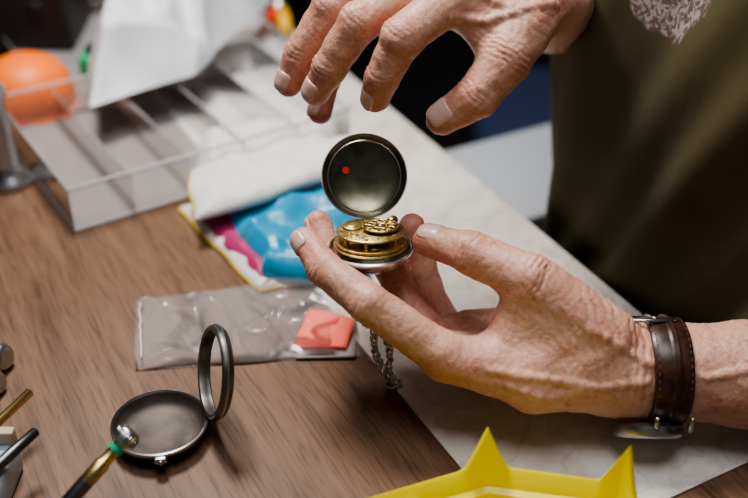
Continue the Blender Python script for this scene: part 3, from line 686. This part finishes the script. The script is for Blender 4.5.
lathe('collet_body_b', [(0, -.012), (.005, -.012), (.0052, -.003), (.0072, -.002), (.0075, .004), (.006, .0060), (.003, .0064), (0, .0055)], STEEL, 40, kn2, frame((-.233, .480, .0078), (1, -.2, .25)))
# tall steel stand at far left
st = empty('steel_loupe_stand', (-.295, .725, 0)); Ms = Matrix.Translation((-.297, .735, 0))
lathe('stand_base', [(0, 0), (.018, 0), (.019, .002), (.018, .006), (.012, .009), (.010, .016), (0, .016)], STEEL, 48, st, Ms)
lathe('stand_column', [(0, .016), (.009, .016), (.009, .075), (.011, .077), (.011, .085), (.008, .088), (.006, .11), (0, .111)], principled('glass_grey', (.45, .48, .5), .1, .6), 48, st, Ms)

# ------------------------------------------------------------------ back clutter
ORG = principled('orange_rubber', (.95, .19, .012), .5)
ob = empty('orange_bowl_cap', (-.318, .868, 0))
lathe('dome', [(.040, 0), (.0425, .004), (.0425, .014), (.039, .030), (.031, .042), (.017, .049), (0, .051)], ORG, 64, ob, Matrix.Translation((-.318, .872, .0)))
lathe('dome_rim', [(.0425, .0), (.044, .001), (.044, .005), (.0425, .006)], ORG, 64, ob, Matrix.Translation((-.318, .872, .0)))
gb = empty('green_tin', (-.275, .915, 0))
box('tin', -.268, .935, .014, .03, .03, .028, GRN, gb, Matrix.Identity(4), .004)
lathe('tin_cap', [(0, .028), (.009, .028), (.009, .034), (0, .034)], BLK, 24, gb, Matrix.Translation((-.268, .935, 0)))
DK = principled('black_case', (.012, .012, .014), .45)
tcx = empty('black_tool_case', (-.38, 1.05, 0))
box('case_shell', -.42, 1.06, .040, .24, .18, .08, DK, tcx, Matrix.Identity(4), .006); box('case_handle', -.42, .963, .035, .07, .012, .016, BLK, tcx, Matrix.Identity(4), .003)
for k in range(5):
    box('case_latch_%d' % k, -.51 + .045 * k, .969, .058, .012, .006, .014, STEEL if k % 2 else BLK, tcx, Matrix.Identity(4), .002)
# small coloured parts lying on the case
pc = empty('loose_bench_items', (-.38, 1.03, .08)); rg = random.Random(11)
pal = [(.7, .5, .05), (.45, .45, .47), (.02, .02, .02), (.03, .28, .12), (.65, .06, .03), (.55, .50, .42), (.02, .05, .25)]
for k in range(12):
    x, y = rg.uniform(-.51, -.32), rg.uniform(.99, 1.13); c = principled('bench_item_col_%d' % k, pal[k % 7], .45)
    if k % 3 == 0: lathe('item_jar_%d' % k, [(0, 0), (.009, 0), (.0095, .010), (.007, .013), (.007, .018), (0, .018)], c, 20, pc, Matrix.Translation((x, y, .080)))
    else:
        a = rg.uniform(0, 3.1); tube('item_handle_%d' % k, [(x - .03 * math.cos(a), y - .02 * math.sin(a), .085), (x, y, .086), (x + .03 * math.cos(a), y + .02 * math.sin(a), .085)], [.004, .0055, .0035], c, 10, pc)
rk = empty('tool_rack', (-.2, 1.15, 0))
box('rack_block', -.20, 1.17, .03, .22, .05, .06, DK, rk, Matrix.Identity(4), .004)
cols = [(.03, .03, .035), (.35, .35, .36), (.02, .02, .02), (.04, .05, .10), (.30, .28, .22), (.02, .02, .02), (.05, .05, .05)]
for k, c in enumerate(cols):
    x = -.295 + k * .031
    lathe('handle_%d' % k, [(0, .05), (.006, .05), (.0075, .07), (.006, .09), (.0075, .12), (0, .124)], principled('handle_col_%d' % k, c, .4), 20, rk, Matrix.Translation((x, 1.165, 0)))
hs = empty('red_handled_pliers', (-.09, 1.06, 0))
REDP = principled('red_grip', (.65, .05, .015), .4); YG = principled('yellow_grip', (.7, .42, .02), .4)
tube('grip_a', [(-.115, 1.03, .010), (-.108, 1.055, .014), (-.108, 1.09, .012)], [.007, .008, .006], REDP, 12, hs)
tube('grip_b', [(-.092, 1.03, .010), (-.096, 1.055, .014), (-.101, 1.09, .012)], [.007, .008, .006], YG, 12, hs)
tube('jaws', [(-.1045, 1.088, .012), (-.1045, 1.10, .012), (-.1045, 1.13, .011)], [.009, .008, .003], STEEL, 12, hs)

# side cabinet (pale top below table level) and dark chair
cab = box('side_cabinet', .36, .385, -.42, .33, .15, .66, principled('pale_grey_laminate', (.42, .44, .47), .45), None, None, .004); cab.matrix_world = TM
NAVY = principled('navy_fabric', (.020, .032, .085), .9)
ch_ = empty('office_chair', (.35, 1.35, -.75))
box('chair_seat', .38, 1.35, -.30, .46, .44, .08, NAVY, ch_, Matrix.Identity(4), .03); box('chair_back', .38, 1.60, -.02, .44, .07, .46, NAVY, ch_, Matrix.Identity(4), .03)
lathe('chair_column', [(0, -.70), (.03, -.70), (.03, -.34), (0, -.34)], LEG, 20, ch_, Matrix.Translation((.38, 1.35, 0)))
for k in range(5):
    a = k * 2 * math.pi / 5
    tube('chair_foot_%d' % k, [(.38, 1.35, -.69), (.38 + .27 * math.cos(a), 1.35 + .27 * math.sin(a), -.725)], .018, LEG, 8, ch_)
stl = empty('work_stool', (.36, .645, -.75))
lathe('stool_seat', [(0, -.37), (.17, -.37), (.18, -.385), (.17, -.42), (0, -.42)], LEG, 40, stl, Matrix.Translation((.35, .64, 0)))
for k in range(4):
    a = k * math.pi / 2 + .6
    tube('stool_leg_%d' % k, [(.35 + .1 * math.cos(a), .64 + .1 * math.sin(a), -.40), (.35 + .19 * math.cos(a), .64 + .19 * math.sin(a), -.745)], .012, LEG, 8, stl)

# room
WALL = add_noise_color(principled('dark_wall_paint', (.04, .042, .05), .8), (.022, .023, .028), (.035, .036, .042), 3, 3)
FLR = add_noise_color(principled('dark_floor', (.03, .03, .03), .7), (.016, .015, .015), (.03, .028, .027), 6, 4)
box('floor', 0, .8, -.775, 4.6, 4.6, .05, FLR, bev=0, smooth=False)
box('wall_back', 0, 3.0, .5, 4.6, .1, 2.5, WALL, bev=0, smooth=False)
box('wall_left', -2.25, .8, .5, .1, 4.4, 2.5, WALL, bev=0, smooth=False)
box('wall_right', 2.25, .8, .5, .1, 4.4, 2.5, WALL, bev=0, smooth=False)
box('baseboard_back', 0, 2.94, -.70, 4.4, .015, .1, LEG, bev=.002)

# ------------------------------------------------------------------ light, world, camera
def area(name, loc, tgt, size, power, col):
    l = bpy.data.lights.new(name, 'AREA'); l.shape = 'DISK'; l.size = size; l.energy = power; l.color = col
    o = bpy.data.objects.new(name, l); COL.objects.link(o); o.location = loc
    o.rotation_euler = (Vector(tgt) - Vector(loc)).to_track_quat('-Z', 'Y').to_euler(); return o
area('bench_lamp_light', (-.22, .88, 1.0), (0, .58, .05), .28, 13.5, (1, .965, .92))
area('overhead_fill', (.05, .30, 1.6), (0, .6, 0), .8, 12, (.95, .97, 1))  # added soft fill from above to lift marble and shadows, not a room fixture
w = bpy.data.worlds.new('World'); scene.world = w; w.use_nodes = True
w.node_tree.nodes['Background'].inputs[0].default_value = (.6, .63, .7, 1); w.node_tree.nodes['Background'].inputs[1].default_value = .13
cam = bpy.data.cameras.new('Camera'); cam.lens = 50; cam.sensor_width = 36; cam.clip_start = .01
co = bpy.data.objects.new('Camera', cam); COL.objects.link(co); co.location = (0, 0, .43); co.rotation_euler = (math.radians(56), 0, 0)
cam.dof.use_dof = True; cam.dof.focus_distance = .60; cam.dof.aperture_fstop = 3.6
scene.camera = co
scene.view_settings.view_transform = 'AgX'
scene.view_settings.look = 'AgX - Medium High Contrast'
